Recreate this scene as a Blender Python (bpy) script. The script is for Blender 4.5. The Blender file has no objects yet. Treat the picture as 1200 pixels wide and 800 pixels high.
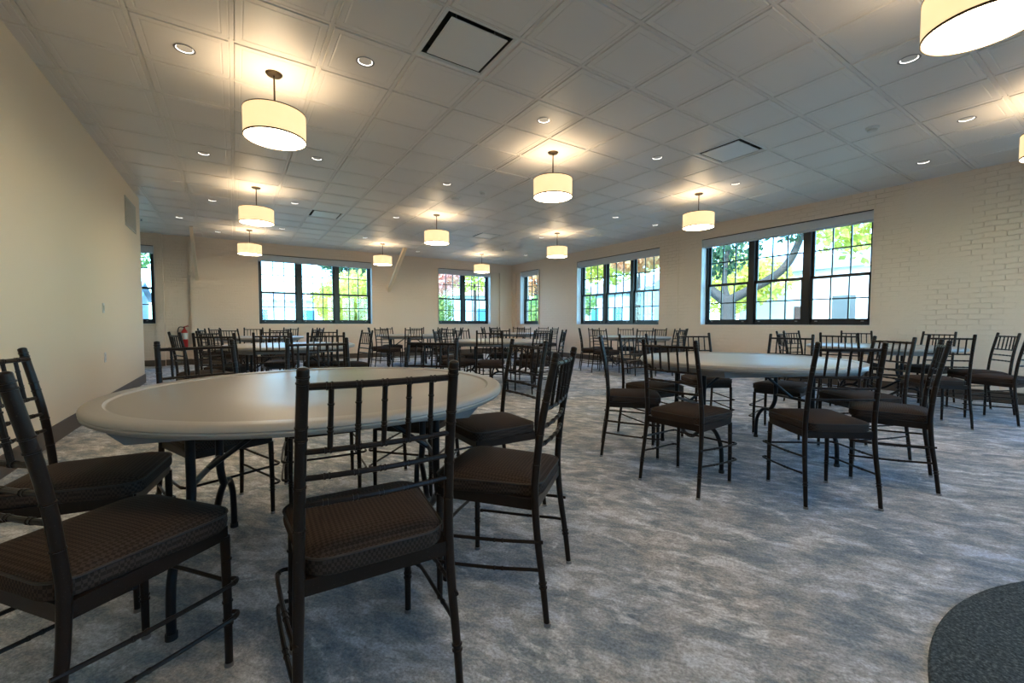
import bpy, math, random
from mathutils import Vector, Matrix
random.seed(7)
PI = math.pi
scene = bpy.context.scene
col = scene.collection

# ------------------------------------------------------------------ camera, world, exposure
FPX, YAW, PIT, ROLL, CAMH = 498.03, .577875, -.0420367, .00180661, 1.04
F = Vector((math.sin(YAW)*math.cos(PIT), math.cos(YAW)*math.cos(PIT), math.sin(PIT)))
R0 = Vector((math.cos(YAW), -math.sin(YAW), 0)); U0 = R0.cross(F)
Rv = R0*math.cos(ROLL) + U0*math.sin(ROLL); Uv = U0*math.cos(ROLL) - R0*math.sin(ROLL)
cd = bpy.data.cameras.new('camera'); cam = bpy.data.objects.new('camera', cd); col.objects.link(cam)
cd.sensor_width = 36; cd.lens = FPX/1200*36; cd.clip_start = .05; cd.clip_end = 400
m = Matrix.Identity(4)
for i in range(3):
    m[i][0] = Rv[i]; m[i][1] = Uv[i]; m[i][2] = -F[i]
m[0][3], m[1][3], m[2][3] = 0, 0, CAMH
cam.matrix_world = m
scene.camera = cam

SKY = 1.95          # strength of the sky
SUN = 7.0
DIFFUSER = 21.0      # pendant diffuser emission
SHADE_E = .95
UP_W = 15.0          # bulb inside each pendant
DOWN_E = 3.5
EXPOSURE = 0.22
world = bpy.data.worlds.new('world'); scene.world = world; world.use_nodes = True
wn = world.node_tree.nodes; wl = world.node_tree.links
sky = wn.new('ShaderNodeTexSky'); sky.sky_type = 'NISHITA'; sky.sun_disc = False
sky.sun_elevation = math.radians(38); sky.sun_rotation = math.radians(235); sky.air_density = 1.0; sky.dust_density = .6; sky.ozone_density = 1.5
tn = wn.new('ShaderNodeMix'); tn.data_type = 'RGBA'; tn.blend_type = 'MULTIPLY'; tn.inputs[0].default_value = 1
tn.inputs[7].default_value = (.54, .90, 1.12, 1); wl.new(sky.outputs[0], tn.inputs[6]); wl.new(tn.outputs[2], wn['Background'].inputs[0]); wn['Background'].inputs[1].default_value = SKY
sl = bpy.data.lights.new('sun', 'SUN'); sl.energy = SUN; sl.angle = .01; sl.color = (1, .95, .86)
so = bpy.data.objects.new('sun', sl); col.objects.link(so)
so.rotation_euler = Vector((-.80, -.05, .60)).to_track_quat('Z', 'Y').to_euler()
scene.view_settings.view_transform = 'Standard'; scene.view_settings.look = 'None'
scene.view_settings.gamma = 1; scene.view_settings.use_curve_mapping = False
scene.view_settings.exposure = EXPOSURE
try:
    scene.cycles.use_denoising = True; scene.cycles.max_bounces = 8; scene.cycles.diffuse_bounces = 4
    scene.cycles.glossy_bounces = 4; scene.cycles.transparent_max_bounces = 24; scene.cycles.sample_clamp_indirect = 6
except Exception: pass

# ------------------------------------------------------------------ materials
def mat(name, base=(.5, .5, .5), rough=.5, metal=0., spec=.5, **k):
    mt = bpy.data.materials.new(name); mt.use_nodes = True
    b = mt.node_tree.nodes['Principled BSDF']
    b.inputs['Base Color'].default_value = (*base, 1); b.inputs['Roughness'].default_value = rough
    b.inputs['Metallic'].default_value = metal; b.inputs['Specular IOR Level'].default_value = spec
    for a, v in k.items(): b.inputs[a.replace('_', ' ')].default_value = v
    return mt
class N:
    def __init__(s, mt): s.t = mt.node_tree; s.b = s.t.nodes.get('Principled BSDF')
    def n(s, ty, **k):
        x = s.t.nodes.new(ty)
        for a, v in k.items():
            if a in x.inputs.keys(): x.inputs[a].default_value = v
            else: setattr(x, a, v)
        return x
    def l(s, a, b): s.t.links.new(a, b)
    def coord(s, scale=(1, 1, 1), rot=(0, 0, 0), out='Object'):
        c = s.n('ShaderNodeTexCoord'); mp = s.n('ShaderNodeMapping')
        mp.inputs['Scale'].default_value = scale; mp.inputs['Rotation'].default_value = rot
        s.l(c.outputs[out], mp.inputs[0]); return mp.outputs[0]
    def ramp(s, fac, pts):
        r = s.n('ShaderNodeValToRGB'); e = r.color_ramp.elements
        while len(e) < len(pts): e.new(.5)
        for i, (p, c) in enumerate(pts): e[i].position = p; e[i].color = (*c, 1) if len(c) == 3 else c
        s.l(fac, r.inputs[0]); return r.outputs[0]
    def noise(s, v, scale, detail=4, rough=.55, dist=0.):
        x = s.n('ShaderNodeTexNoise', Scale=scale, Detail=detail, Roughness=rough, Distortion=dist); s.l(v, x.inputs['Vector']); return x.outputs['Fac']
    def mix(s, fac, a, b, mode='MIX'):
        x = s.n('ShaderNodeMix', data_type='RGBA', blend_type=mode)
        for k, v in ((0, fac), (6, a), (7, b)):
            if hasattr(v, 'is_output'): s.l(v, x.inputs[k])
            else: x.inputs[k].default_value = v if k == 0 else (*v, 1)
        return x.outputs[2]
    def bump(s, h, strength=.3, dist=.01):
        x = s.n('ShaderNodeBump', Strength=strength, Distance=dist); s.l(h, x.inputs['Height']); s.l(x.outputs[0], s.b.inputs['Normal']); return x

PAINT = (.79, .635, .495)
m_plaster = mat('cream_plaster', (.77, .63, .455), .55)
k = N(m_plaster); k.bump(k.noise(k.coord(), 60, 3), .08, .003)

def brick_mat(name, axis):
    mt = mat(name, PAINT, .5); k = N(mt)
    c = k.n('ShaderNodeTexCoord'); s = k.n('ShaderNodeSeparateXYZ'); k.l(c.outputs['Object'], s.inputs[0])
    cb = k.n('ShaderNodeCombineXYZ'); k.l(s.outputs[axis], cb.inputs[0]); k.l(s.outputs[2], cb.inputs[1])
    nz = k.n('ShaderNodeTexNoise', Scale=5.0, Detail=3.0); k.l(cb.outputs[0], nz.inputs['Vector'])
    sub = k.n('ShaderNodeVectorMath', operation='SUBTRACT'); k.l(nz.outputs['Color'], sub.inputs[0]); sub.inputs[1].default_value = (.5, .5, .5)
    mul = k.n('ShaderNodeVectorMath', operation='SCALE'); k.l(sub.outputs[0], mul.inputs[0]); mul.inputs['Scale'].default_value = .035
    add = k.n('ShaderNodeVectorMath', operation='ADD'); k.l(cb.outputs[0], add.inputs[0]); k.l(mul.outputs[0], add.inputs[1])
    br = k.n('ShaderNodeTexBrick', Scale=1.0); k.l(add.outputs[0], br.inputs['Vector'])
    br.inputs['Color1'].default_value = (1, 1, 1, 1); br.inputs['Color2'].default_value = (.72, .72, .72, 1); br.inputs['Mortar'].default_value = (0, 0, 0, 1)
    br.inputs['Mortar Size'].default_value = .006; br.inputs['Mortar Smooth'].default_value = .6
    br.inputs['Brick Width'].default_value = .215; br.inputs['Row Height'].default_value = .074
    n2 = k.noise(cb.outputs[0], 22, 5, .65)
    # the mortar joints fade under thick paint in places
    n3 = k.ramp(k.noise(cb.outputs[0], 1.3, 3), [(.42, (.05, .05, .05)), (.66, (.9, .9, .9))])
    h0 = k.mix(n3, (.9, .9, .9), br.outputs['Color'])
    h = k.mix(.3, h0, n2)
    k.bump(h, .9, .018)
    return mt
m_brick_y = brick_mat('painted_brick_side', 1)
m_brick_x = brick_mat('painted_brick_back', 0)

m_tile = mat('ceiling_tile', (.74, .70, .66), .42, spec=.38)
k = N(m_tile); k.bump(k.noise(k.coord(), 160, 2), .05, .002)
m_metalwhite = mat('white_enamel', (.72, .72, .70), .35)
m_shadebox = mat('white_roller_shade', (.62, .63, .66), .6)
m_black = mat('black_window_frame', (.012, .013, .015), .3)
m_throat = mat('grey_duct_metal', (.07, .07, .07), .5)
m_gap = mat('dark_gap', (.015, .015, .015), .8)
m_base = mat('taupe_vinyl_baseboard', (.085, .062, .046), .45)
m_glass = bpy.data.materials.new('window_glass'); m_glass.use_nodes = True
t = m_glass.node_tree; t.nodes.clear()
o_ = t.nodes.new('ShaderNodeOutputMaterial'); mx = t.nodes.new('ShaderNodeMixShader'); tr = t.nodes.new('ShaderNodeBsdfTransparent'); gl = t.nodes.new('ShaderNodeBsdfGlossy')
tr.inputs[0].default_value = (.93, .97, .97, 1); gl.inputs['Roughness'].default_value = .02; mx.inputs[0].default_value = .05
t.links.new(tr.outputs[0], mx.inputs[1]); t.links.new(gl.outputs[0], mx.inputs[2]); t.links.new(mx.outputs[0], o_.inputs[0])

m_carpet = mat('mottled_carpet', (.3, .3, .3), .95, spec=.15); k = N(m_carpet)
v = k.coord((1, 1, 1), (0, 0, .95))
def streak(rot, sc):
    q = k.n('ShaderNodeMapping'); q.inputs['Scale'].default_value = sc; q.inputs['Rotation'].default_value = (0, 0, rot); k.l(v, q.inputs[0]); return q.outputs[0]
n_big = k.noise(v, .7, 4, .6, .3)
n_a = k.noise(streak(0, (1, 1.6, 1)), 3.6, 10, .74, .5)
n_b = k.noise(streak(.6, (1, 2.4, 1)), 6.5, 8, .72, .3)
n_mid = k.mix(.38, n_a, n_b)
base = k.ramp(n_mid, [(.39, (.17, .205, .235)), (.46, (.26, .29, .31)), (.51, (.37, .37, .365)), (.58, (.57, .585, .60))])
tint = k.ramp(n_big, [(.36, (.86, .94, 1.06)), (.52, (1.0, .98, .97)), (.66, (1.08, .99, .92))])
c1 = k.mix(1., base, tint, 'MULTIPLY')
n_vein = k.noise(v, 1.1, 6, .55, .5)
vein = k.ramp(n_vein, [(.482, (0, 0, 0)), (.5, (1, 1, 1)), (.518, (0, 0, 0))])
vm = k.n('ShaderNodeMath', operation='MULTIPLY'); k.l(vein, vm.inputs[0]); k.l(k.ramp(n_b, [(.46, (0, 0, 0)), (.58, (.8, .8, .8))]), vm.inputs[1])
c2 = k.mix(vm.outputs[0], c1, (.72, .72, .72))
fine = k.noise(v, 95, 3, .75)
c3 = k.mix(.55, c2, k.ramp(fine, [(.36, (.22, .22, .22)), (.64, (1.0, 1.0, 1.0))]), 'MULTIPLY')
cg = k.n('ShaderNodeVectorMath', operation='SCALE'); cg.inputs['Scale'].default_value = 1.5; k.l(c3, cg.inputs[0])
k.l(cg.outputs[0], k.b.inputs['Base Color']); k.bump(fine, .5, .006)

m_rug = mat('dark_teal_rug', (.03, .04, .05), .95, spec=.1); k = N(m_rug)
f2 = k.noise(k.coord(), 110, 3, .7)
k.l(k.ramp(f2, [(.35, (.035, .045, .052)), (.55, (.085, .11, .125)), (.72, (.20, .24, .26))]), k.b.inputs['Base Color']); k.bump(f2, .6, .006)

m_chair = mat('dark_brown_enamel', (.019, .012, .009), .30, spec=.2)
k = N(m_chair); k.l(k.ramp(k.noise(k.coord(), 260, 2), [(.66, (.019, .012, .009)), (.72, (.05, .038, .030))]), k.b.inputs['Base Color'])
m_cush = mat('brown_woven_fabric', (.05, .03, .02), .85, spec=.15); k = N(m_cush)
ck = k.n('ShaderNodeTexChecker', Scale=115.0); ck.inputs['Color1'].default_value = (.031, .020, .0145, 1); ck.inputs['Color2'].default_value = (.060, .039, .029, 1)
k.l(k.coord((1, 1, 1), (.0, .0, PI/4)), ck.inputs['Vector']); k.l(ck.outputs[0], k.b.inputs['Base Color']); k.bump(ck.outputs['Fac'], .4, .002)
m_pipe = mat('brown_piping', (.030, .019, .014), .7)
m_glide = mat('steel_glide', (.35, .35, .35), .3, 1.)
m_table = mat('grey_plastic', (.36, .325, .285), .38, spec=.42)
k = N(m_table); k.bump(k.noise(k.coord(), 200, 2), .06, .002)
m_apron = mat('grey_plastic_underside', (.27, .27, .275), .45)
m_tleg = mat('black_powder_coat', (.010, .010, .012), .35, spec=.22)
m_bronze = mat('bronze_metal', (.10, .075, .05), .35, .9)
def emis(name, c, e, base=(.8, .75, .65)):
    mt = mat(name, base, .6); b = mt.node_tree.nodes['Principled BSDF']
    b.inputs['Emission Color'].default_value = (*c, 1); b.inputs['Emission Strength'].default_value = e; return mt
m_fabric = emis('cream_linen_shade', (1., .70, .36), SHADE_E, (.7, .6, .42))
m_diff = emis('frosted_diffuser', (1., .80, .54), DIFFUSER)
m_lamp = emis('downlight_lens', (1., .93, .86), DOWN_E)
m_trim = mat('aluminium_trim', (.25, .25, .26), .35, .6)
m_red = mat('red_enamel', (.35, .012, .012), .3)
m_white = mat('white_plastic', (.62, .60, .56), .4)
m_rubber = mat('black_rubber', (.015, .015, .015), .6)
m_grille = mat('cream_grille', (.46, .44, .36), .5)

# ------------------------------------------------------------------ mesh helpers
class MB:
    def __init__(s): s.v = []; s.f = []
    def quad_grid(s, rings, closed=True, cap0=False, cap1=False):
        b = len(s.v); n = len(rings[0])
        for r in rings: s.v += [tuple(p) for p in r]
        for i in range(len(rings)-1):
            for j in range(n if closed else n-1):
                a = b+i*n+j; c = b+i*n+(j+1) % n
                s.f.append((a, c, c+n, a+n))
        if cap0: s.f.append(tuple(b+j for j in reversed(range(n))))
        if cap1: s.f.append(tuple(b+(len(rings)-1)*n+j for j in range(n)))
        return s
    def box(s, x0, x1, y0, y1, z0, z1, rot=0, c=(0, 0)):
        b = len(s.v)
        cr, sr = math.cos(rot), math.sin(rot)
        for z in (z0, z1):
            for x, y in ((x0, y0), (x1, y0), (x1, y1), (x0, y1)):
                s.v.append((c[0]+cr*x-sr*y, c[1]+sr*x+cr*y, z))
        for f in ((3, 2, 1, 0), (4, 5, 6, 7), (0, 1, 5, 4), (1, 2, 6, 5), (2, 3, 7, 6), (3, 0, 4, 7)): s.f.append(tuple(b+i for i in f))
        return s
    def tube(s, pts, rad, seg=10, caps=True):
        pts = [Vector(p) for p in pts]
        if not hasattr(rad, '__len__'): rad = [rad]*len(pts)
        rings = []; up = None
        for i, p in enumerate(pts):
            d = (pts[min(i+1, len(pts)-1)]-pts[max(i-1, 0)])
            if d.length < 1e-9: d = Vector((0, 0, 1))
            d.normalize()
            if up is None: up = Vector((0, 0, 1)) if abs(d.z) < .9 else Vector((0, 1, 0))
            sx = d.cross(up).normalized(); sy = sx.cross(d).normalized(); up = sy
            rings.append([p + (sx*math.cos(2*PI*j/seg)+sy*math.sin(2*PI*j/seg))*rad[i] for j in range(seg)])
        return s.quad_grid(rings, True, caps, caps)
    def lathe(s, prof, seg=32, c=(0, 0), cap0=False, cap1=False, ph=0):
        rings = [[(c[0]+r*math.cos(2*PI*j/seg+ph), c[1]+r*math.sin(2*PI*j/seg+ph), z) for j in range(seg)] for r, z in prof]
        return s.quad_grid(rings, True, cap0, cap1)
    def build(s, name, mt, parent=None, smooth=False, loc=None):
        me = bpy.data.meshes.new(name); me.from_pydata(s.v, [], s.f); me.validate()
        if smooth:
            try: me.shade_smooth()
            except Exception: pass
            try: me.set_sharp_from_angle(angle=math.radians(38))
            except Exception: pass
        me.materials.append(mt)
        o = bpy.data.objects.new(name, me); col.objects.link(o)
        if parent is not None: o.parent = parent
        if loc: o.location = loc
        return o
def resample(pts, n):
    pts = [Vector(p) for p in pts]; out = []
    for i in range(len(pts)-1):
        p0 = pts[max(i-1, 0)]; p1 = pts[i]; p2 = pts[i+1]; p3 = pts[min(i+2, len(pts)-1)]
        for j in range(n):
            t = j/n
            out.append(.5*((2*p1)+(p2-p0)*t+(2*p0-5*p1+4*p2-p3)*t*t+(3*p1-p0-3*p2+p3)*t**3))
    out.append(pts[-1]); return out
def empty(name, loc=(0, 0, 0), rz=0):
    o = bpy.data.objects.new(name, None); col.objects.link(o); o.location = loc; o.rotation_euler = (0, 0, rz); o.empty_display_size = .1; return o
def tag(o, label, cat, group=None, kind=None):
    o['label'] = label; o['category'] = cat
    if group: o['group'] = group
    if kind: o['kind'] = kind
    return o
def struct(o, label=None):
    o['kind'] = 'structure'
    if label: o['label'] = label
    return o
def copy_tree(o, parent=None):
    c = o.copy(); col.objects.link(c)
    if parent is not None: c.parent = parent
    for ch in list(KIDS.get(o.name, [])): copy_tree(ch, c)
    return c
KIDS = {}
def index_kids():
    KIDS.clear()
    for o in bpy.data.objects:
        if o.parent: KIDS.setdefault(o.parent.name, []).append(o)

# ------------------------------------------------------------------ room shell
XL, XR, YB, YN, XF, H, TH = -1.335, 8.60, 13.19, -4.0, -3.3, 3.18, .36
SILL, HEAD = 1.02, 2.88
YLE = 9.72     # far end of the left wall
struct(MB().box(XF-.3, XR+TH, YN-.3, YB+TH, -.2, 0).build('floor', m_carpet))

def wall(name, axis, plane, out, u0, u1, holes, recess, mt):
    """cells of a wall; holes and recesses are (ua, ub, za, zb[, depth])"""
    us = sorted({u0, u1, *[h[i] for h in holes for i in (0, 1)], *[r[i] for r in recess for i in (0, 1)]})
    zs = sorted({0, H+.02, *[h[i] for h in holes for i in (2, 3)], *[r[i] for r in recess for i in (2, 3)]})
    b = MB()
    for i in range(len(us)-1):
        for j in range(len(zs)-1):
            uc, zc = (us[i]+us[i+1])/2, (zs[j]+zs[j+1])/2
            if any(h[0] < uc < h[1] and h[2] < zc < h[3] for h in holes): continue
            off = 0
            for r in recess:
                if r[0] < uc < r[1] and r[2] < zc < r[3]: off = r[4]
            a0, a1 = sorted((plane+out*off, plane+out*TH))
            if axis == 'x': b.box(a0, a1, us[i], us[i+1], zs[j], zs[j+1])
            else: b.box(us[i], us[i+1], a0, a1, zs[j], zs[j+1])
    return struct(b.build(name, mt))
W5, W4, W3 = (2.60, 5.59), (6.69, 9.645), (11.58, 12.65)
W7, W8, W9 = (-2.4, .59), (1.2, 4.1), (5.2, 8.1)     # unseen windows, added behind the camera to light the near carpet
W1, W2, W0 = (.55, 3.52), (5.69, 7.68), (-2.75, -1.58)
wall('wall_right', 'x', XR, 1, YN, YB+TH, [(*w, SILL, HEAD) for w in (W5, W4, W3, W7)], [(11.40, 12.96, 0, 2.87, .05)], m_brick_y)
wall('wall_back', 'y', YB, 1, XF, XR, [(*w, SILL, HEAD) for w in (W1, W2, W0)],
     [(5.50, 8.07, 0, 2.86, .05), (-1.42, -.90, 0, H+.02, .09), (-3.3, -1.57, 0, H+.02, .05)], m_brick_x)
struct(MB().box(XL-.26, XL, YN, YLE, 0, H+.02).build('wall_left', m_plaster))
struct(MB().box(XF-.3, XF, 8.6, YB+TH, 0, H+.02).build('wall_far_left', m_plaster))
struct(MB().box(XF-.3, XL-.26, 8.3, 8.6, 0, H+.02).build('wall_passage', m_plaster))
wall('wall_rear', 'y', YN, -1, XL-.3, XR+TH, [(*w, SILL, HEAD) for w in (W8, W9)], [], m_brick_x)
# baseboards
struct(MB().box(XL, XL+.012, YN, YLE+.012, 0, .15).build('baseboard_left', m_base))
struct(MB().box(XR-.012, XR, YN, 11.40, 0, .145).build('baseboard_right', m_base))
b = MB()
for x0, x1, off in ((-.90, 5.50, 0), (5.50, 8.07, .05), (8.07, XR-.012, 0), (-1.42, -.90, .09), (-1.57, -1.42, 0), (XF, -1.57, .05)):
    b.box(x0, x1, YB+off-.012, YB+off, 0, .145)
struct(b.build('baseboard_back', m_base))
# control joints running up the brick walls
b = MB()
b.box(XR-.004, XR, 6.16, 6.172, .15, H); b.box(XR-.004, XR, 2.585, 2.594, HEAD, H)
struct(b.build('trim_1', m_plaster))
b = MB(); b.box(8.235, 8.247, YB-.004, YB, .15, H); b.box(2.0, 2.01, YB-.003, YB, .15, SILL); struct(b.build('trim_2', m_plaster))
# diagonal braces from wall to ceiling
def brace(name, x, z0, y1, w, x1):
    c = [Vector((x, YB, z0)), Vector((x1, y1, H))]
    b = MB(); r = []
    d = (c[1]-c[0]).normalized(); s_ = Vector((1, 0, 0)); u_ = s_.cross(d).normalized()
    for p, sgn in ((c[0]-d*0, 0), (c[1], 1)):
        r.append([p+s_*w/2+u_*w/2, p-s_*w/2+u_*w/2, p-s_*w/2-u_*w/2, p+s_*w/2-u_*w/2])
    b.quad_grid(r, True, True, True); return struct(b.build(name, m_plaster))
brace('trim_3', -.755, 2.12, 11.82, .06, -.765); brace('trim_4', 4.03, 2.05, 11.79, .09, 4.08)

# ceiling: lay-in panels with a stepped edge in a tee grid
G, GX, GY = .6096, .024, .285
VENTS = {(2, 4), (8, 4), (2, 14), (8, 14)}
b = MB()
def ring(cx, cy, h, z):
    return [(min(max(cx+a*h, XF-.3), XR+TH), min(max(cy+c*h, YN-.3), YB+TH), z) for a, c in ((-1, -1), (1, -1), (1, 1), (-1, 1))]
for i in range(-6, 15):
    for j in range(-8, 22):
        cx, cy = GX+(i+.5)*G, GY+(j+.5)*G
        if cx-G/2 > XR+.05 or cy-G/2 > YB+.1 or (cx+G/2 < XL-.3 and cy < 8.2): continue
        hh = G/2
        if (i, j) in VENTS:
            rr = [ring(cx, cy, hh, H), ring(cx, cy, hh-.004, H), ring(cx, cy, hh-.004, H+.10)]
            b.quad_grid([list(reversed(q)) for q in rr], True, False, True)
            continue
        rr = [ring(cx, cy, q, z) for q, z in ((hh, H), (hh-.011, H), (hh-.013, H+.006), (hh-.019, H+.006), (hh-.023, H-.005), (hh-.060, H-.005), (hh-.063, H-.0028), (hh-.070, H-.0028), (hh-.074, H-.005))]
        b.quad_grid([list(reversed(q)) for q in rr], True, False, True)
struct(b.build('ceiling', m_tile))
struct(MB().box(XF-.3, XR+TH, YN-.3, YB+TH, H+.12, H+.3).build('ceiling_deck', m_gap))

# ------------------------------------------------------------------ windows
def window(n, axis, plane, out, u0, u1, units, shade_label):
    root = empty('window_%d' % n); struct(root)
    D = .17      # reveal depth
    sh = .155    # roller shade cassette drop
    z0, z1 = SILL, HEAD
    def bx(mb, ua, ub, da, db, za, zb):
        a0, a1 = sorted((plane+out*da, plane+out*db))
        if axis == 'x': mb.box(a0, a1, ua, ub, za, zb)
        else: mb.box(ua, ub, a0, a1, za, zb)
    fr = MB(); fw = .05
    bx(fr, u0, u1, D, D+.11, z0, z0+.045); bx(fr, u0, u1, D, D+.11, z1-.05, z1)
    bx(fr, u0, u0+fw, D, D+.11, z0, z1); bx(fr, u1-fw, u1, D, D+.11, z0, z1)
    w = (u1-u0)/units
    for i in range(1, units): bx(fr, u0+i*w-.055, u0+i*w+.055, D-.01, D+.11, z0, z1)
    fo = fr.build('window_frame', m_black, root)
    zm = z0+.43*(z1-z0)+.055      # meeting rail
    for i in range(units):
        a = u0+i*w+(fw if i == 0 else .055); c = u0+(i+1)*w-(fw if i == units-1 else .055)
        for nm, za, zb, dd in (('lower_sash', z0+.045, zm+.03, .015), ('upper_sash', zm-.02, z1-.05, .055)):
            s = MB(); t = .042
            bx(s, a, c, D+dd, D+dd+.035, za, za+(.07 if nm[0] == 'l' else .045)); bx(s, a, c, D+dd, D+dd+.035, zb-.045, zb)
            bx(s, a, a+t, D+dd, D+dd+.035, za, zb); bx(s, c-t, c, D+dd, D+dd+.035, za, zb)
            for q in (1, 2):
                uu = a+t+(c-a-2*t)*q/3; bx(s, uu-.011, uu+.011, D+dd+.006, D+dd+.029, za, zb)
            hz = (za+zb)/2 if nm[0] == 'l' else za+(zb-za)*.52
            bx(s, a, c, D+dd+.006, D+dd+.029, hz-.011, hz+.011)
            so_ = s.build(nm, m_black, fo)
            g = MB(); bx(g, a+.01, c-.01, D+dd+.016, D+dd+.020, za+.01, zb-.01); g.build('pane', m_glass, fo)
        lt = MB()
        for q in (.12, .88):
            uu = a+(c-a)*q; bx(lt, uu-.018, uu+.018, D-.004, D+.016, z0+.065, z0+.082)
        lt.build('sash_lift', m_trim, fo)
    if shade_label is None: return
    # roller shade cassette inside the head of the opening
    c = MB(); bx(c, u0+.012, u1-.012, .03, .13, z1-sh, z1-.012)
    so2 = c.build('roller_shade', m_shadebox)
    e = MB(); bx(e, u0+.02, u1-.02, .075, .10, z1-sh-.03, z1-sh); e.build('hem_bar', m_shadebox, so2)
    e = MB(); bx(e, u0+.003, u1-.003, .0, .02, z1-.014, z1-.004); e.build('head_gap', m_gap, root)
    tag(so2, shade_label, 'window shade', 'roller shades rolled up in the window heads')
    # white painted reveal
    r = MB()
    e_ = .006
    bx(r, u0, u0+e_, 0.002, D, z0, z1); bx(r, u1-e_, u1, 0.002, D, z0, z1); bx(r, u0, u1, .002, D, z0-.001, z0+e_)
    r.build('reveal', m_metalwhite, root)
window(1, 'y', YB, 1, *W0, 1, 'rolled white shade in window partly hidden by left wall end')
window(2, 'y', YB, 1, *W1, 3, 'rolled white shade in wide three-part window of back wall')
window(3, 'y', YB, 1, *W2, 2, 'rolled white shade in two-part window of back wall')
window(4, 'x', XR, 1, *W3, 1, 'rolled white shade in narrow window beside far room corner')
window(5, 'x', XR, 1, *W4, 3, 'rolled white shade in middle window of right brick wall')
window(6, 'x', XR, 1, *W5, 3, 'rolled white shade in nearest and biggest window on right')

window(7, 'x', XR, 1, *W7, 3, None)  # this and the next two are out-of-view additions, daylight for the foreground
window(8, 'y', YN, -1, *W8, 3, None)
window(9, 'y', YN, -1, *W9, 3, None)

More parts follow.
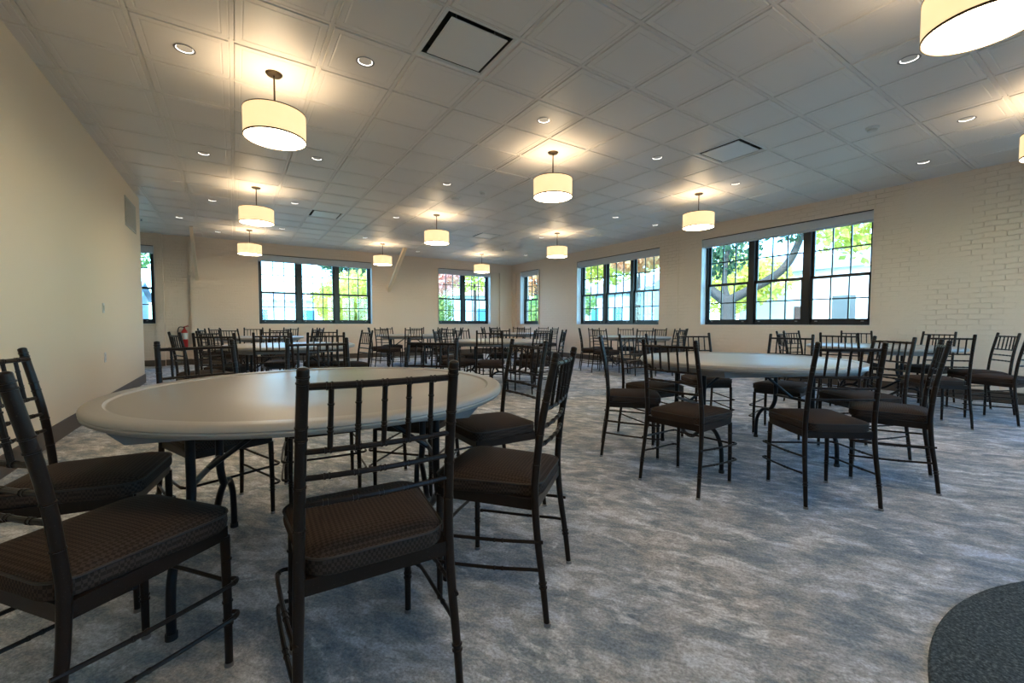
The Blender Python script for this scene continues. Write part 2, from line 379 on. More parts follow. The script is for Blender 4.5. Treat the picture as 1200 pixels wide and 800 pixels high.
# ------------------------------------------------------------------ chairs
PH = .942
def post_path(s):
    return resample([(s*.203, -.238, 0), (s*.200, -.222, .14), (s*.194, -.200, .30), (s*.190, -.190, .43), (s*.188, -.192, .52), (s*.184, -.212, .70), (s*.178, -.259, PH-.004)], 5)
def make_chair():
    root = empty('ballroom_chair')
    # cushion
    def outline(wf, wr, yf, yr, r, z, n=6):
        pts = []
        for cx, cy, a0 in ((wf-r, yf-r, 0), (-wf+r, yf-r, PI/2), (-wr+r, yr+r, PI), (wr-r, yr+r, 1.5*PI)):
            for i in range(n+1):
                a = a0+PI/2*i/n; pts.append((cx+r*math.cos(a), cy+r*math.sin(a), z))
        return pts
    def ring_(g, z): return outline(.205-g, .180-g, .205-g, -.205+g, max(.065-g*.6, .02), z)
    c = MB(); c.quad_grid([ring_(.006, .428), ring_(0, .434), ring_(-.002, .450), ring_(0, .472), ring_(.010, .482), ring_(.040, .492), ring_(.090, .498), ring_(.140, .500)], True, True, True)
    cu = c.build('seat_cushion', m_cush, root, True)
    pp = ring_(-.001, .474); p = MB(); p.tube(pp+[pp[0]], .0036, 6, False); p.build('piping', m_pipe, cu, True)
    f = MB(); f.box(-.186, .186, -.197, -.185, .392, .432); f.box(-.184, .184, .176, .190, .392, .430)
    for q in (-1, 1):
        p0, p1 = (q*.187, -.19), (q*.182, .183); nx = .006
        n0 = len(f.v); f.v += [(p0[0]-nx, p0[1], .392), (p0[0]+nx, p0[1], .392), (p1[0]+nx, p1[1], .392), (p1[0]-nx, p1[1], .392), (p0[0]-nx, p0[1], .431), (p0[0]+nx, p0[1], .431), (p1[0]+nx, p1[1], .431), (p1[0]-nx, p1[1], .431)]
        f.f += [tuple(n0+w for w in t_) for t_ in ((3, 2, 1, 0), (4, 5, 6, 7), (0, 1, 5, 4), (1, 2, 6, 5), (2, 3, 7, 6), (3, 0, 4, 7))]
    f.box(-.18, .18, -.185, .18, .418, .430)
    f.build('seat_frame', m_chair, root)
    for s in (-1, 1):
        path = post_path(s); n = len(path); b = MB()
        rad = []
        for q in path:
            rad.append(.0105+.003*min(q.z/.4, 1) if q.z < .4 else .0135-.0005*(q.z-.4))
        b.tube(path, rad, 12)
        # bamboo nodes and the collar low on the leg
        def at(z):
            for i in range(n-1):
                if path[i].z <= z <= path[i+1].z:
                    t_ = (z-path[i].z)/(path[i+1].z-path[i].z); return path[i].lerp(path[i+1], t_), (path[i+1]-path[i]).normalized()
            return path[-1], Vector((0, 0, 1))
        for z in (.13, .145, .555, .66, .775, .895-.09, .922, .908):
            p, d = at(z); b.tube([p-d*.003, p-d*.0015, p+d*.0015, p+d*.003], [.0125, .0150, .0150, .0125], 12)
        p, d = at(PH-.006); b.tube([p, p+d*.004, p+d*.007, p+d*.008], [.0135, .0125, .008, .002], 12)
        lg = b.build('back_post', m_chair, root, True)
        MB().tube([(s*.203, -.239, .0), (s*.203, -.239, .012)], .0132, 12).build('foot_glide', m_glide, lg, True)
        b = MB(); b.tube([(s*.184, .183, .0), (s*.184, .183, .2), (s*.180, .183, .40)], [.0105, .012, .0135], 12)
        for z in (.13, .145, .20, .33): b.tube([(s*.184, .183, z-.003), (s*.184, .183, z-.0015), (s*.184, .183, z+.0015), (s*.184, .183, z+.003)], [.011, .0145, .0145, .011], 12)
        lg = b.build('front_leg', m_chair, root, True)
        MB().tube([(s*.184, .183, .0), (s*.184, .183, .012)], .0130, 12).build('foot_glide', m_glide, lg, True)
        for zf, zr in ((.268, .288), (.165, .190)):
            pts = resample([(s*.186, .188, zf), (s*.206, .195, zf), (s*.221, .180, zf+.001), (s*.225, .13, zf+.003), (s*.216, -.05, (zf+zr)/2), (s*.207, -.17, zr-.002), (s*.199, -.222, zr)], 5)
            b = MB(); b.tube(pts, .0062, 8)
            for q in (10, 11, 20, 21): p = pts[q]; d = (pts[q+1]-pts[q-1]).normalized(); b.tube([p-d*.003, p+d*.003], .0078, 8)
            b.build('side_stretcher', m_chair, root, True)
    def rail(name, z, r, bow=.016):
        y = {.898: -.243, .745: -.222, .680: -.209, .615: -.201}[z]; hw = {.898: .179, .745: .183, .680: .185, .615: .187}[z]
        pts = [(x*hw, y-bow*(1-x*x), z) for x in [i/10-1 for i in range(21)]]
        b = MB(); b.tube(pts, r, 8)
        for x in (-.72, -.66, -.36, -.30, 0.03, -.03, .30, .36, .66, .72):
            p = Vector((x*hw, y-bow*(1-x*x), z)); b.tube([p-Vector((.0022, 0, 0)), p+Vector((.0022, 0, 0))], r+.0016, 8)
        return b.build(name, m_chair, root, True)
    rail('top_rail', .898, .0085)
    for z in (.745, .680, .615): rail('cross_rail', z, .0070)
    for i in range(5):
        x = (i-2)/3.0
        b = MB(); p0 = Vector((x*.183, -.222-.016*(1-x*x), .745)); p1 = Vector((x*.179, -.243-.016*(1-x*x), .898))
        b.tube([p0, p1], .0064, 8)
        for t_ in (.3, .36, .72): p = p0.lerp(p1, t_); d = (p1-p0).normalized(); b.tube([p-d*.002, p+d*.002], .0080, 8)
        b.build('spindle', m_chair, root, True)
    b = MB(); b.tube([(-.184, .185, .262), (0, .190, .262), (.184, .185, .262)], .0065, 8); b.build('front_stretcher', m_chair, root, True)
    return root

def make_table(R=.79, top=.765):
    root = empty('folding_table')
    b = MB(); b.lathe([(.001, top-.006), (.5*R, top-.006), (R-.074, top-.006), (R-.070, top-.0075), (R-.066, top-.0065), (R-.060, top-.001), (R-.02, top), (R-.008, top-.003), (R-.001, top-.010), (R, top-.018), (R-.003, top-.022), (R-.001, top-.026), (R-.004, top-.034), (R-.012, top-.040), (R-.022, top-.042), (.001, top-.042)], 96)
    b.build('tabletop', m_table, root, True)
    P = [(.66, -.26), (.66, .26), (.53, .53), (-.53, .53), (-.66, .26), (-.66, -.26), (-.53, -.53), (.53, -.53)]
    b = MB(); q = [[(x*s, y*s, z) for x, y in P] for s, z in ((1.04, top-.041), (.985, top-.085), (.95, top-.085), (.93, top-.055))]
    b.quad_grid(q, True, False, True); b.build('apron', m_apron, root)
    for sx in (-1, 1):
        X = sx*.46
        lg = MB()
        for sy in (-1, 1):
            lg.tube(resample([(X, sy*.19, top-.05), (X, sy*.19, .55), (X, sy*.19, .40), (X, sy*.215, .33), (X, sy*.25, .285)], 5), .0165, 12)
            lg.tube(resample([(X, sy*.415, 0), (X, sy*.412, .12), (X, sy*.395, .20), (X, sy*.34, .268), (X, sy*.27, .285), (X, sy*.19, .262), (X, sy*.12, .21), (X, sy*.06, .17), (X, 0, .16)], 5), .0145, 12)
        lg.tube([(X, -.42, top-.07), (X, .42, top-.07)], .016, 12)
        o = lg.build('wishbone_leg', m_tleg, root, True)
        for sy in (-1, 1):
            MB().tube([(X, sy*.415, .0), (X, sy*.415, .02)], .018, 12).build('foot_cap', m_rubber, o, True)
        b = MB(); b.tube([(X, 0, .43), (sx*.12, 0, top-.08)], .011, 8); b.tube([(X, -.20, .43), (X, .20, .43)], .012, 8)
        b.build('folding_brace', m_tleg, root, True)
    return root

ROWS = [  # table centre, rotation, place, chairs (x, y, facing)
 ((0.34, 2.06), -0.21, 'front left', [(0.311,1.278,-0.039),(0.889,1.438,0.677),(1.228,2.104,1.555),(0.958,2.59,2.32),(0.442,2.815,3.066),(-0.085,2.734,-2.757),(-0.466,2.199,-1.733),(-0.294,1.545,-0.89)]),
 ((3.42, 1.84), -0.43, 'front centre', [(2.98,1.14,-0.63),(3.695,1.001,0.3),(4.196,1.319,0.988),(4.327,1.953,1.751),(4.146,2.633,2.63),(3.239,2.569,-3.2),(2.7,2.346,-2.375),(2.499,1.691,-1.496)]),
 ((7.0, 2.0), 0.3, 'front right', [(6.121,1.304,-0.88),(6.9,0.95,-0.25),(7.441,1.204,0.611),(7.78,1.747,1.257),(7.663,2.43,2.042),(7.045,2.836,3.002),(6.49,2.702,-2.478),(6.123,2.077,-1.501)]),
 ((0.6, 6.2), 0.1, 'middle left', [(0.857,5.201,-0.12),(1.356,6.279,1.728),(1.07,6.872,2.74),(0.527,7.037,-3.054),(-0.095,6.635,-2.286),(-0.312,5.973,-1.222),(-0.091,5.415,-0.332),(0.409,5.423,-0.3)]),
 ((3.75, 6.14), 0.5, 'middle centre', [(3.8,5.26,0.09),(4.33,5.53,0.7),(4.577,6.286,1.745),(4.197,6.828,2.618),(3.604,6.967,-2.967),(3.078,6.61,-2.286),(2.893,5.942,-1.187),(3.184,5.466,-0.593)]),
 ((7.42, 6.43), -0.2, 'middle right', [(6.897,5.76,-0.559),(7.497,5.553,-0.017),(8.116,5.942,1.065),(8.232,6.544,1.658),(7.895,7.061,2.391),(7.272,7.267,-3.124),(6.679,7.009,-2.234),(6.541,6.384,-1.466)]),
 ((0.45, 10.1), -0.36, 'back left', [(0.656,9.248,0.22),(1.183,9.659,1.047),(1.345,10.177,1.798),(0.914,10.75,2.426),(0.372,10.93,-3.072),(-0.135,10.682,-2.077),(-0.277,9.791,-1.222),(0.088,9.398,-0.76)]),
 ((3.6, 10.1), -0.22, 'back centre', [(3.401,9.327,-0.314),(4.082,9.249,0.157),(4.486,9.617,0.96),(4.389,10.387,1.92),(4.01,10.81,2.67),(3.396,10.863,-2.827),(2.889,10.166,-1.745),(2.933,9.625,-1.012)]),
 ((7.0, 10.3), 0.4, 'back right', [(6.59,9.59,-0.419),(7.527,9.672,0.4),(7.802,10.47,1.885),(7.447,10.988,2.618),(6.783,11.111,-2.88),(6.198,10.593,-1.833),(6.184,10.049,-1.257)]),
]
OCT = ['nearest', 'near right', 'right', 'far right', 'farthest', 'far left', 'left', 'near left']
table0 = make_table(); chair0 = make_chair(); index_kids()
ft = fc = True
for (cx, cy), rz, where, chairs in ROWS:
    t = table0 if ft else copy_tree(table0); ft = False
    t.location = (cx, cy, 0); t.rotation_euler = (0, 0, rz)
    tag(t, 'round grey plastic folding table, %s one of the nine' % where, 'table', 'round folding tables')
    # name each chair by its place round the table as seen from the camera
    view = math.atan2(cy, cx)
    rel = []
    for ch in chairs:
        a = (math.atan2(ch[1]-cy, ch[0]-cx) - (view+PI)) % (2*PI)   # 0 = nearest, grows anticlockwise (to the viewer's right)
        rel.append(a)
    order = sorted(range(len(chairs)), key=lambda i: rel[i])
    best = None
    import itertools
    for shift in range(8):
        for drop in ([None] if len(chairs) == 8 else range(8)):
            slots = [s for s in range(8) if s != drop]
            slots = slots[shift % len(slots):]+slots[:shift % len(slots)]
            cost = sum(abs((rel[order[i]]-slots[i]*PI/4+PI) % (2*PI)-PI)**2 for i in range(len(chairs)))
            if best is None or cost < best[0]: best = (cost, slots)
    for i, idx in enumerate(order):
        x, y, r = chairs[idx]
        c = chair0 if fc else copy_tree(chair0); fc = False
        c.location = (x, y, 0); c.rotation_euler = (0, 0, r)
        tag(c, 'dark brown spindle-back chair, brown cushion, on %s side of %s table' % (OCT[best[1][i]], where), 'chair', 'spindle-back chairs round the tables')

# ------------------------------------------------------------------ pendants
def make_pendant():
    root = empty('pendant_lamp')          # origin on the ceiling
    MB().lathe([(.001, 0), (.066, 0), (.066, -.010), (.055, -.022), (.02, -.026), (.001, -.026)], 32).build('canopy', m_bronze, root, True)
    MB().tube([(0, 0, -.02), (0, 0, -.36)], .0075, 10).build('stem', m_bronze, root, True)
    z1, z0, r = -.335, -.560, .240
    b = MB(); b.lathe([(r, z0), (r, z1), (r-.004, z1), (r-.004, z0), (r, z0)], 64); sh = b.build('drum_shade', m_fabric, root, True)
    for z in (z0, z1): MB().lathe([(r+.0015, z), (r+.0015, z+(.012 if z == z0 else -.008)), (r-.006, z+(.012 if z == z0 else -.008)), (r-.006, z), (r+.0015, z)], 64).build('shade_rim', m_bronze, sh, True)
    MB().lathe([(.001, z0+.004), (r-.006, z0+.004), (r-.006, z0+.010), (.001, z0+.010)], 48).build('diffuser', m_diff, root, True)
    MB().lathe([(.001, z0+.014), (r-.005, z0+.014), (r-.005, z0+.018), (.001, z0+.018)], 48).build('uplight_blocker', m_metalwhite, root, True)  # added opaque plate, hidden in the shade, keeps diffuser light off the ceiling
    b = MB()
    for a in (0, 2*PI/3, 4*PI/3): b.tube([(0, 0, z1-.004), ((r-.003)*math.cos(a), (r-.003)*math.sin(a), z1-.004)], .0025, 6)
    b.lathe([(.10, z1+.010), (.10, z1+.026), (.096, z1+.026), (.096, z1+.010), (.10, z1+.010)], 28)
    b.build('spider_fitter', m_metalwhite, root, True)
    ld = bpy.data.lights.new('bulb', 'POINT'); ld.energy = UP_W; ld.color = (1, .80, .55); ld.shadow_soft_size = .14
    lo = bpy.data.objects.new('bulb', ld); col.objects.link(lo); lo.parent = root; lo.location = (0, 0, -.465)
    return root
pend0 = make_pendant(); index_kids(); first = True
for xi, xn in ((0, 'left'), (5, 'middle'), (10, 'right')):
    for yi, yn in ((0, 'nearest'), (6, 'second'), (12, 'third'), (18, 'farthest')):
        p = pend0 if first else copy_tree(pend0); first = False
        p.location = (GX+(xi+.5)*G, GY+(yi+.5)*G, H)
        tag(p, 'lit cream drum pendant lamp on ceiling, %s in the %s row of four' % (yn, xn), 'lamp', 'drum pendant lamps')

# ------------------------------------------------------------------ downlights, air vents, detectors
def make_down():
    root = empty('recessed_downlight')
    z = -.006
    MB().lathe([(.066, z), (.072, z-.004), (.060, z-.005), (.056, z-.001)], 32).build('trim_ring', m_trim, root, True)
    MB().lathe([(.057, z-.002), (.050, z+.003), (.030, z+.008), (.001, z+.009)], 32).build('lens', m_lamp, root, True)
    return root
d0 = make_down(); index_kids(); first = True
DL = {-1: (6, 10, 14, 19), 1: (1, 5, 9, 13, 17), 4: (1, 5, 9, 13, 17), 7: (1, 5, 19), 10: (1, 5, 9, 13), 12: (2, 9, 17), -2: (17,), -3: (15,)}
ordn = ['nearest', 'second', 'third', 'fourth', 'farthest']
cn = {-3: 'passage end of left wall', -2: 'far left corner', -1: 'first column from left wall', 1: 'second column, right of the left pendants', 4: 'third column, left of the middle pendants',
      7: 'fourth column, right of the middle pendants', 10: 'fifth column, between right pendants', 12: 'sixth column, along the right wall'}
for i in sorted(DL):
    for q, j in enumerate(DL[i]):
        cx, cy = GX+(i+.5)*G, GY+(j+.5)*G
        c = d0 if first else copy_tree(d0); first = False
        c.location = (cx, cy, H)
        if len(DL[i]) == 1: lab = 'round recessed downlight by %s' % cn[i]
        else: lab = 'round recessed downlight, %s in %s' % (ordn[q] if q < len(DL[i])-1 else 'farthest', cn[i])
        tag(c, lab, 'ceiling light', 'recessed downlights')
def make_vent():
    root = empty('ceiling_diffuser'); h = G/2-.004
    b = MB(); b.quad_grid([ring(0, 0, q, z) for q, z in ((h, -.001), (h-.03, -.004), (h-.05, .020), (h-.05, .09))], True, False, True)
    b2 = MB()
    def rg(hh, z): return [(a*hh, c*hh, z) for a, c in ((-1, -1), (1, -1), (1, 1), (-1, 1))]
    b = MB(); b.quad_grid([list(reversed(rg(q, z))) for q, z in ((h, -.001), (h-.022, -.004), (h-.036, .012))]); b.build('outer_frame', m_metalwhite, root)
    b = MB(); b.quad_grid([list(reversed(rg(q, z))) for q, z in ((h-.036, .012), (h-.036, .085))], True, False, True); b.build('throat', m_throat, root)
    b = MB(); b.box(-h+.070, h-.070, -h+.070, h-.070, -.004, .004); b.build('centre_plate', m_metalwhite, root)
    b = MB()
    for a, c in ((-1, -1), (1, 1), (-1, 1), (1, -1)): b.box(a*.16-.004, a*.16+.004, c*.16-.004, c*.16+.004, .0, .084)
    b.build('hanger', m_trim, root)
    return root
v0 = make_vent(); index_kids(); first = True
for (i, j), w in zip(sorted(VENTS), ('near left, biggest in view', 'far left, between left and middle pendants', 'near right', 'far right, in front of far corner')):
    c = v0 if first else copy_tree(v0); first = False
    c.location = (GX+(i+.5)*G, GY+(j+.5)*G, H)
    tag(c, 'square white ceiling air diffuser with dark gap, %s' % w, 'air vent', 'square ceiling diffusers')
def disc(name, x, y, r, h, label, cat):
    root = empty(name, (x, y, H-.005))
    MB().lathe([(.001, 0), (r, 0), (r, -h*.45), (r*.8, -h*.55)], 28).build('mounting_base', m_metalwhite, root, True)
    MB().lathe([(r*.8, -h*.55), (r*.72, -h*.9), (r*.4, -h), (.001, -h)], 28).build('sensor_dome', m_white, root, True)
    tag(root, label, cat)
disc('smoke_detector', 5.85, 1.81, .06, .045, 'white round smoke detector near the nearest right downlights', 'smoke detector')
disc('ceiling_speaker', 3.20, 6.68, .085, .03, 'flat white round disc on ceiling behind the middle pendant', 'ceiling device')
disc('smoke_detector', 3.41, 6.11, .05, .05, 'small white detector right beside the flat ceiling disc', 'smoke detector')
def sprinkler(x, y, label):
    root = empty('sprinkler_head', (x, y, H-.005))
    MB().lathe([(.001, 0), (.038, 0), (.034, -.008), (.012, -.010)], 20).build('escutcheon', m_metalwhite, root, True)
    MB().lathe([(.011, -.008), (.010, -.035), (.022, -.038), (.022, -.041), (.001, -.041)], 16).build('deflector', m_trim, root, True)
    tag(root, label, 'sprinkler', 'ceiling sprinklers')
sprinkler(-1.56, 11.55, 'small sprinkler head on ceiling just past left wall end')
sprinkler(6.50, 10.45, 'small sprinkler head on ceiling near the far right pendant')

# ------------------------------------------------------------------ things on the walls
g = empty('wall_grille', (XL, 8.91, 2.72))
MB().box(0, .010, -.40, .40, -.22, .22).build('grille_frame', m_grille, g)
b = MB()
for i in range(15): b.box(.010, .016, -.365, .365, -.185+i*.0255, -.185+i*.0255+.014)
b.build('louvre', m_grille, g)
tag(g, 'cream louvred air grille high on the left wall near its end', 'air vent')
g = empty('light_switch', (XL, 7.05, 1.22))
MB().box(0, .007, -.038, .038, -.060, .060).build('switch_plate', m_white, g); MB().box(.007, .011, -.012, .012, -.03, .03).build('rocker', m_grille, g)
tag(g, 'small light switch plate on the left wall', 'switch')
g = empty('wall_outlet', (XL, 7.05, .62))
MB().box(0, .006, -.038, .038, -.060, .060).build('cover_plate', m_white, g)
for z in (-.024, .024):
    q = MB().box(.006, .008, -.015, .015, z-.013, z+.013).build('socket', m_white, g)
    MB().box(.008, .0085, -.008, -.005, z-.006, z+.006).box(.008, .0085, .005, .008, z-.006, z+.006).build('slot', m_gap, q)
tag(g, 'white power outlet low on the left wall', 'outlet')
# fire extinguisher
e = empty('fire_extinguisher', (-1.04, YB-.01, .44))
MB().lathe([(.001, 0), (.060, 0), (.067, .012), (.067, .36), (.058, .41), (.030, .445), (.022, .46), (.001, .46)], 28).build('cylinder', m_red, e, True)
MB().lathe([(.0676, .20), (.0676, .355)], 28).build('paper_label', m_white, e, True)
b = MB(); b.tube([(0, 0, .455), (0, 0, .50)], .018, 12); b.box(-.015, .09, -.012, .012, .505, .517); b.tube([(-.01, 0, .50), (.085, 0, .545)], .008, 8); b.build('valve_handle', m_red, e, True)
b = MB(); b.tube(resample([(0, -.01, .49), (-.09, -.01, .50), (-.125, -.01, .42), (-.12, -.01, .25), (-.10, -.02, .14)], 6), .011, 8); b.build('hose', m_rubber, e, True)
MB().box(-.03, .03, .085, .098, .30, .42).build('wall_bracket', m_trim, e)
tag(e, 'red fire extinguisher with white label and black hose on back wall', 'fire extinguisher')
# dark round rug, right foreground
r = MB().lathe([(.001, .011), (1.47, .011), (1.487, .007), (1.492, 0)], 128, c=(0, 0)).build('round_rug', m_rug, None, True, (2.07, -1.10, 0))
tag(r, 'dark speckled teal round rug lying on carpet in right foreground', 'rug')

# ------------------------------------------------------------------ outside
m_lawn = mat('lawn_and_street', (.16, .18, .10), .9)
k = N(m_lawn); k.l(k.ramp(k.noise(k.coord(), .15, 4), [(.4, (.10, .16, .05)), (.6, (.30, .29, .27))]), k.b.inputs['Base Color'])
struct(MB().box(-90, 120, -60, 150, -.55, -.40).build('ground', m_lawn))
m_siding = mat('white_siding', (.78, .80, .82), .7); m_blue = mat('blue_siding', (.45, .60, .68), .7)
m_dwin = mat('dark_window_glass', (.06, .07, .08), .2)
m_wing = mat('blue_window', (.06, .22, .30), .15); m_roofo = mat('terracotta_roof', (.55, .30, .16), .8); m_roofg = mat('grey_roof', (.38, .40, .42), .8)
m_brown = mat('brown_door', (.12, .06, .05), .6); m_bark = mat('grey_bark', (.07, .06, .052), .9)
k = N(m_bark); k.bump(k.noise(k.coord((1, 1, .25)), 14, 5), .8, .05)
m_pole = mat('weathered_wood', (.10, .08, .06), .9)
m_wire = mat('black_wire', (.03, .03, .04), .6)
def house(name, x, y, rz, w, d, eave, ridge, wallm, roofm, wins, door, label, pane=None):
    h = empty(name, (x, y, -.4), rz); e = eave+.4; rg_ = ridge+.4
    b = MB(); b.box(-w/2, w/2, -d/2, d/2, 0, e)
    n = len(b.v); b.v += [(-w/2, -d/2, e), (-w/2, d/2, e), (-w/2, 0, rg_-.05), (w/2, -d/2, e), (w/2, d/2, e), (w/2, 0, rg_-.05)]; b.f += [(n, n+2, n+1), (n+3, n+4, n+5)]
    b.build('wall', wallm, h)
    b = MB(); o_ = .4
    for s in (-1, 1):
        b.quad_grid([[(-w/2-o_, s*(d/2+o_), e-.1), (-w/2-o_, 0, rg_), (w/2+o_, 0, rg_), (w/2+o_, s*(d/2+o_), e-.1)], [(-w/2-o_, s*(d/2+o_), e+.06), (-w/2-o_, 0, rg_+.16), (w/2+o_, 0, rg_+.16), (w/2+o_, s*(d/2+o_), e+.06)]], True, True, True)
    b.build('roof', roofm, h)
    for wx, wz, ww, wh in wins:
        f = MB().box(wx-ww/2-.08, wx+ww/2+.08, -d/2-.05, -d/2, wz-wh/2-.08, wz+wh/2+.08).build('window', m_siding, h)
        MB().box(wx-ww/2, wx+ww/2, -d/2-.07, -d/2-.05, wz-wh/2, wz+wh/2).build('pane', pane or m_wing, f)
    if door: MB().box(door-.5, door+.5, -d/2-.06, -d/2, 0, 2.5).build('door', m_brown, h)
    tag(h, label, 'house')
house('house', 2.0, 52, 0, 15, 9, 3.3, 4.2, m_siding, m_roofg, [(-3.2, 2.1, 1.4, 1.3), (.2, 2.1, 1.0, 1.3), (4.2, 2.1, 1.3, 1.3)], None, 'low white house with blue windows seen through left three-part window')
house('house', 15.5, 62, 0, 8, 8, 3.4, 5.4, m_siding, m_roofo, [(-1.5, 2.2, 1.2, 1.2)], None, 'pale house with orange roof behind the yellow tree')
house('house', -12.5, 46, 0, 12, 9, 3.0, 4.3, m_blue, m_roofg, [(2, 2, 1.2, 1.2)], None, 'pale blue house beyond the narrow left window')
house('house', 33, 9.2, -PI/2, 13, 9, 4.3, 5.8, m_siding, m_roofg, [(-.6, 2.3, 1.1, 1.5), (3.4, 2.3, 1.4, 1.3)], -2.6, 'large white house with door seen through nearest window', m_dwin)
house('house', 38, 33, -PI/2, 9, 9, 4.2, 6.2, m_blue, m_roofg, [(-1.5, 2.3, 1.2, 1.6), (1.8, 2.3, 1.2, 1.6)], None, 'pale blue gabled house seen through middle right window')
house('house', 24, 42, -.6, 9, 8, 4.0, 5.6, m_blue, m_roofo, [(0, 2.3, 1.4, 1.4)], None, 'house with orange roof beyond the two-part back window')

def leaf_mat(name, a, b_):
    mt = bpy.data.materials.new(name); mt.use_nodes = True; k = N(mt); t = mt.node_tree
    cc = k.ramp(k.noise(k.coord(), 1.6, 3), [(.35, a), (.65, b_)])
    d = k.n('ShaderNodeBsdfDiffuse'); tl = k.n('ShaderNodeBsdfTranslucent'); mx = k.n('ShaderNodeMixShader'); mx.inputs[0].default_value = .45
    k.l(cc, d.inputs[0]); k.l(cc, tl.inputs[0]); k.l(d.outputs[0], mx.inputs[1]); k.l(tl.outputs[0], mx.inputs[2]); k.l(mx.outputs[0], t.nodes['Material Output'].inputs[0]); return mt
L_yg = leaf_mat('yellow_green_leaves', (.48, .52, .10), (.85, .76, .20)); L_or = leaf_mat('orange_leaves', (.90, .40, .22), (.90, .62, .28))
L_pk = leaf_mat('red_leaves', (.92, .40, .36), (.95, .70, .50)); L_gr = leaf_mat('green_leaves', (.20, .34, .12), (.50, .60, .20)); L_dk = leaf_mat('dark_green_leaves', (.05, .12, .07), (.14, .24, .12))
def tree(name, x, y, trunk, blobs, n, size, lm, label, seed, tr=.18):
    rnd = random.Random(seed); root = empty(name, (x, y, -.4))
    b = MB()
    for pth, r0, r1 in trunk: 
        q = resample(pth, 5); b.tube(q, [r0+(r1-r0)*i/(len(q)-1) for i in range(len(q))], 12)
    b.build('trunk', m_bark, root, True)
    b = MB(); tot = sum(q[3]**2 for q in blobs)
    for bx_, by_, bz_, br, fl in blobs:
        for i in range(int(n*br*br/tot)):
            while True:
                p = Vector((rnd.uniform(-1, 1), rnd.uniform(-1, 1), rnd.uniform(-1, 1)))
                if .25 < p.length < 1: break
            c = Vector((bx_, by_, bz_))+Vector((p.x*br, p.y*br, p.z*br*fl))
            u = Vector((rnd.gauss(0, 1), rnd.gauss(0, 1), rnd.gauss(0, 1))).normalized(); w = u.cross(Vector((rnd.gauss(0, 1), rnd.gauss(0, 1), rnd.gauss(0, 1)))).normalized()
            s = size*rnd.uniform(.6, 1.4); k0 = len(b.v)
            b.v += [tuple(c-u*s), tuple(c+w*s*.55), tuple(c+u*s), tuple(c-w*s*.55)]; b.f.append((k0, k0+1, k0+2, k0+3))
    b.build('foliage', lm, root)
    tag(root, label, 'tree', 'trees outside the windows')
def simple(x, y, h, r, lm, label, seed, n=3500, size=.16, fl=.8):
    rnd = random.Random(seed*3); bl = [(0, 0, h, r, fl)]+[(rnd.uniform(-r, r)*.8, rnd.uniform(-r, r)*.8, h+rnd.uniform(-.4, .5)*r, r*.55, .9) for _ in range(5)]
    tree('tree', x, y, [([(0, 0, 0), (.05, 0, h*.5), (0, .1, h)], .16, .06)], bl, n, size, lm, label, seed)
# big forked oak outside the nearest window
bx0 = (17.0, 9.8)
tree('tree', *bx0, [([(0, 0, 0), (0, 0, 1.2), (0, .0, 2.5)], .30, .26), ([(0, 0, 2.3), (-.2, .7, 2.9), (-.4, 1.6, 3.9), (-.3, 2.6, 5.6)], .22, .12), ([(0, 0, 2.4), (.1, -.7, 2.75), (.1, -1.9, 3.4), (.1, -2.5, 4.4), (0, -3.0, 6.2)], .20, .09), ([(0, 0, 2.4), (0, .2, 3.4), (.1, -.1, 6.0)], .12, .07)],
     [(-.2, 2.6, 5.9, 1.9, .7), (.3, .1, 4.9, 1.3, 1.0), (0, -2.4, 5.2, 1.0, .8), (0, 1.9, 4.3, 1.0, .8), (.5, .9, 4.0, .8, .8), (.5, -1.2, 6.5, 1.8, .6)], 4200, .13, L_dk, 'big grey forked oak outside nearest right window', 1)
simple(14.6, 4.0, 4.6, 2.1, L_yg, 'yellow-green leafy tree at right of the nearest window', 2, 3200, .12, .75)
simple(24.6, 14.6, 3.9, 2.5, L_yg, 'yellow bush tree behind the forked oak', 3)
simple(19, 18.6, 5.6, 2.3, L_yg, 'yellow-green tree left in the middle right window', 4, 3800)
simple(26.5, 22.5, 7.6, 2.9, L_yg, 'leafy green tree filling top of middle right window', 5, 3800)
simple(21.5, 24.3, 3.0, 1.6, L_gr, 'low green tree at left edge of middle right window', 6, 2500)
simple(13.0, 11.2, 4.3, 1.2, L_or, 'orange-tinged tree at right of middle right window', 7, 2500)
simple(20.5, 28.0, 5.6, 2.5, L_or, 'orange autumn tree in narrow corner window', 8, 4500)
simple(17.0, 22.6, 1.9, 1.5, L_gr, 'green shrub tree low in narrow corner window', 9, 2500)
simple(10.0, 24.0, 4.9, 2.1, L_pk, 'red autumn tree left in the two-part back window', 10, 3300)
simple(14.4, 27.0, 5.6, 2.5, L_yg, 'yellow-green tree right in the two-part back window', 11, 3600)
simple(11.5, 28.0, 2.1, 1.7, L_gr, 'low green shrub tree below the red autumn tree', 12, 2500)
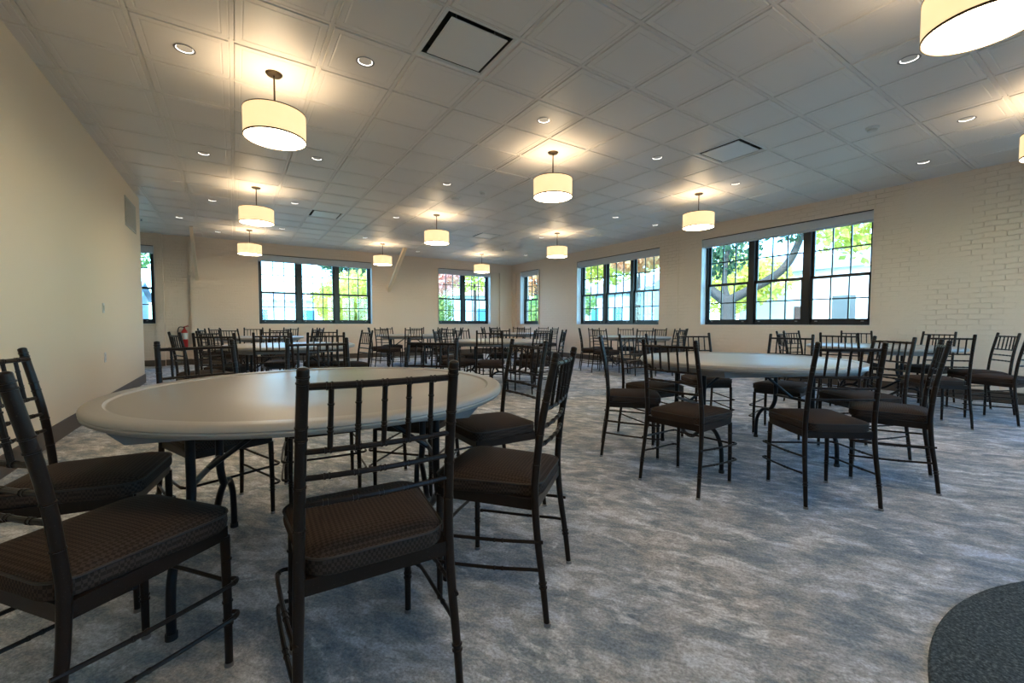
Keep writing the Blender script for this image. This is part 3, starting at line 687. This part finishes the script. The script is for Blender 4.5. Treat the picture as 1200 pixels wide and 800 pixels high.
simple(6.0, 25.5, 2.7, 2.2, L_yg, 'bright yellow-green tree right in left three-part window', 13, 4500)
simple(6.6, 31.0, 5.6, 1.6, L_dk, 'dark thin tree behind the bright yellow-green tree', 14, 900, .22)
simple(-4.6, 29.0, 5.6, 1.8, L_gr, 'green tree beyond the narrow left window', 15, 2500)
# street sign and wires
for x, y, w_ in ((-8, 36, 'left'), (14, 34, 'right')):
    p = empty('utility_pole', (x, y, -.4))
    MB().tube([(0, 0, 0), (0, 0, 7.9)], [.15, .10], 12).build('pole', m_pole, p, True); MB().box(-.9, .9, -.06, .06, 6.9, 7.02).build('crossarm', m_pole, p)
    tag(p, 'wooden utility pole at the %s end of the overhead wires' % w_, 'utility pole')
s = empty('stop_sign', (19.0, 12.7, -.4), -1.15)
MB().tube([(0, .03, 0), (0, .03, 2.6)], .03, 8).build('sign_post', m_trim, s, True)
MB().quad_grid([[(.38*math.cos(PI/8+i*PI/4), -.01+dy, 2.35+.38*math.sin(PI/8+i*PI/4)) for i in range(8)] for dy in (0, .02)], True, True, True).build('sign_plate', m_red, s)
tc = bpy.data.curves.new('lettering', 'FONT'); tc.body = 'STOP'; tc.size = .27; tc.align_x = 'CENTER'; tc.align_y = 'CENTER'; tc.extrude = .002
tmp = bpy.data.objects.new('lettering_source', tc); col.objects.link(tmp); bpy.context.view_layer.update()
lm_ = bpy.data.meshes.new_from_object(tmp); bpy.data.objects.remove(tmp)
to = bpy.data.objects.new('lettering', lm_); col.objects.link(to); to.parent = s; to.location = (0, -.016, 2.35); to.rotation_euler = (PI/2, 0, 0); lm_.materials.clear(); lm_.materials.append(m_siding)
tag(s, 'red octagonal stop sign left of the forked oak', 'sign')
for i, (z0, z1) in enumerate(((6.0, 6.8), (5.0, 5.6), (4.6, 4.1))):
    w_ = MB().tube(resample([(-8, 36, z0+.4), (3, 35, (z0+z1)/2-.3), (14, 34, z1)], 6), .02, 6).build('overhead_wire', m_wire, None, True)
    tag(w_, '%s overhead wire crossing sky behind left three-part window' % ('topmost', 'middle', 'lowest')[i], 'wire', 'overhead wires')
